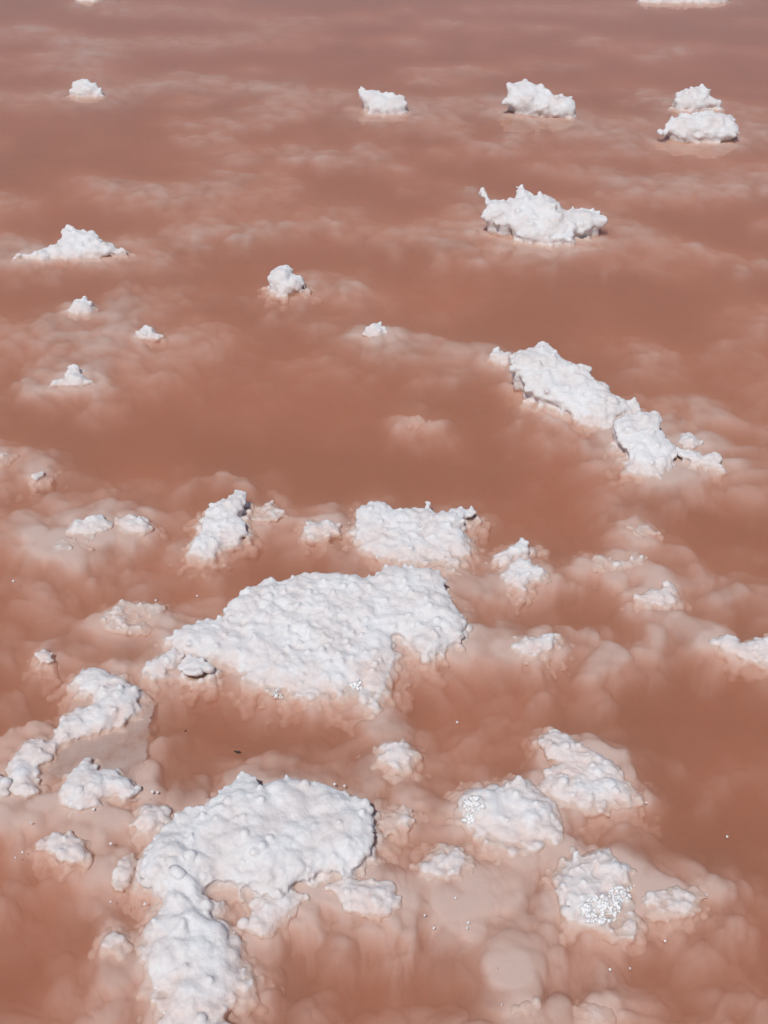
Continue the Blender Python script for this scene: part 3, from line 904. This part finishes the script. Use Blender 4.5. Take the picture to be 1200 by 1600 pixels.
# ------------------------------------------------------------------ thin translucent film of salt by the left bank
film_px = [(200, 1070), (222, 1082), (243, 1097), (236, 1125), (231, 1165), (230, 1205), (238, 1250), (205, 1250), (160, 1236), (100, 1220), (70, 1205), (85, 1172), (150, 1140), (195, 1120)]
fg = [tuple(ground(u, v, -.004)[:2]) for u, v in film_px]
fx0, fx1 = min(p[0] for p in fg), max(p[0] for p in fg)
fy0, fy1 = min(p[1] for p in fg), max(p[1] for p in fg)
bm = bmesh.new()
step = .003
cells = {}
xs = np.arange(fx0, fx1 + step, step); ys = np.arange(fy0, fy1 + step, step)
GX, GY = np.meshgrid(xs, ys, indexing='ij')
inside = poly_dist(GX, GY, fg) + .006 * perlin(GX * 60, GY * 60, 0, 3) > 0
GZ = -.007 + .003 * perlin(GX * 14, GY * 14, 0, 4)
for a in range(len(xs) - 1):
    for b in range(len(ys) - 1):
        if inside[a, b] and inside[a + 1, b] and inside[a, b + 1] and inside[a + 1, b + 1]:
            vs = []
            for (p, q) in ((a, b), (a + 1, b), (a + 1, b + 1), (a, b + 1)):
                if (p, q) not in cells:
                    cells[(p, q)] = bm.verts.new((GX[p, q], GY[p, q], GZ[p, q]))
                vs.append(cells[(p, q)])
            bm.faces.new(vs)
ret = bmesh.ops.extrude_face_region(bm, geom=bm.faces[:])
for e in ret["geom"]:
    if isinstance(e, bmesh.types.BMVert):
        e.co.z -= .0015
bmesh.ops.recalc_face_normals(bm, faces=bm.faces[:])
me = bpy.data.meshes.new("salt_film")
bm.to_mesh(me); bm.free()
me.polygons.foreach_set("use_smooth", np.ones(len(me.polygons), bool))
me.materials.append(FILM)
film = bpy.data.objects.new("salt_film", me)
scene.collection.objects.link(film)
film["label"] = "thin grey translucent salt film with curved edge beside the left bank"
film["category"] = "salt film"

# ------------------------------------------------------------------ loose crystal grains floating on the brine, dark crumbs
GRAINS = [(21, 908), (308, 931), (243, 938), (1010, 1254), (714, 1128), (1136, 1307), (1039, 1470), (953, 1515), (712, 1403),
          (664, 1430), (678, 1450), (730, 1450), (732, 1442), (452, 1432), (551, 1400), (174, 1478), (173, 1409), (226, 1412),
          (35, 1332), (24, 1340), (48, 1286), (173, 1318), (146, 1265), (258, 1265), (238, 1238), (246, 1238), (257, 1582),
          (244, 1543), (183, 1624), (784, 1570), (984, 1513), (366, 1457), (367, 1488), (523, 1225), (538, 1228), (1104, 1398), (660, 804), (545, 817), (488, 818)]
r_ = np.random.RandomState(5)
gm = []
for k in range(5):
    bm = bmesh.new()
    bmesh.ops.create_cube(bm, size=2.0)
    bmesh.ops.bevel(bm, geom=bm.edges[:], offset=.35, segments=1, affect='EDGES')
    for v in bm.verts:
        v.co *= 1 + .15 * r_.randn()
    me = bpy.data.meshes.new("crystal_grain"); bm.to_mesh(me); bm.free()
    me.materials.append(CRYSTAL)
    gm.append(me)
for k, (u, v) in enumerate(GRAINS):
    p = ground(u, v, 0.001)
    px = math.hypot(p[1], CAM_H) * 2 * TV / 1600
    g = bpy.data.objects.new("crystal_grain", gm[k % 5])
    scene.collection.objects.link(g)
    s = px * r_.uniform(.9, 1.9)
    g.location = p; g.scale = (s, s, s)
    g.rotation_euler = tuple(r_.uniform(0, 6, 3))
    g["label"] = "tiny glinting salt grain floating on the brine"
    g["category"] = "salt grain"
    g["group"] = "loose salt grains on the brine"

for k, (u, v, w, lab) in enumerate([(371, 1175, 5.5, "dark elongated speck of debris afloat above the big bulging slab"),
                                    (290, 1142, 2.5, "tiny dark dot of debris right of the grey salt film")]):
    p = ground(u, v, 0.001)
    px = math.hypot(p[1], CAM_H) * 2 * TV / 1600
    bm = bmesh.new()
    bmesh.ops.create_icosphere(bm, subdivisions=2, radius=1.0)
    for q in bm.verts:
        q.co *= 1 + .25 * math.sin(q.co.x * 5 + q.co.y * 7 + k)
        q.co.x *= 1.0; q.co.y *= .35; q.co.z *= .3
    me = bpy.data.meshes.new("debris_speck"); bm.to_mesh(me); bm.free()
    me.materials.append(DEBRIS)
    g = bpy.data.objects.new("debris_speck", me)
    scene.collection.objects.link(g)
    g.location = p; s = px * w; g.scale = (s, s, s); g.rotation_euler = (0, 0, -.2 + k)
    g["label"] = lab
    g["category"] = "debris"
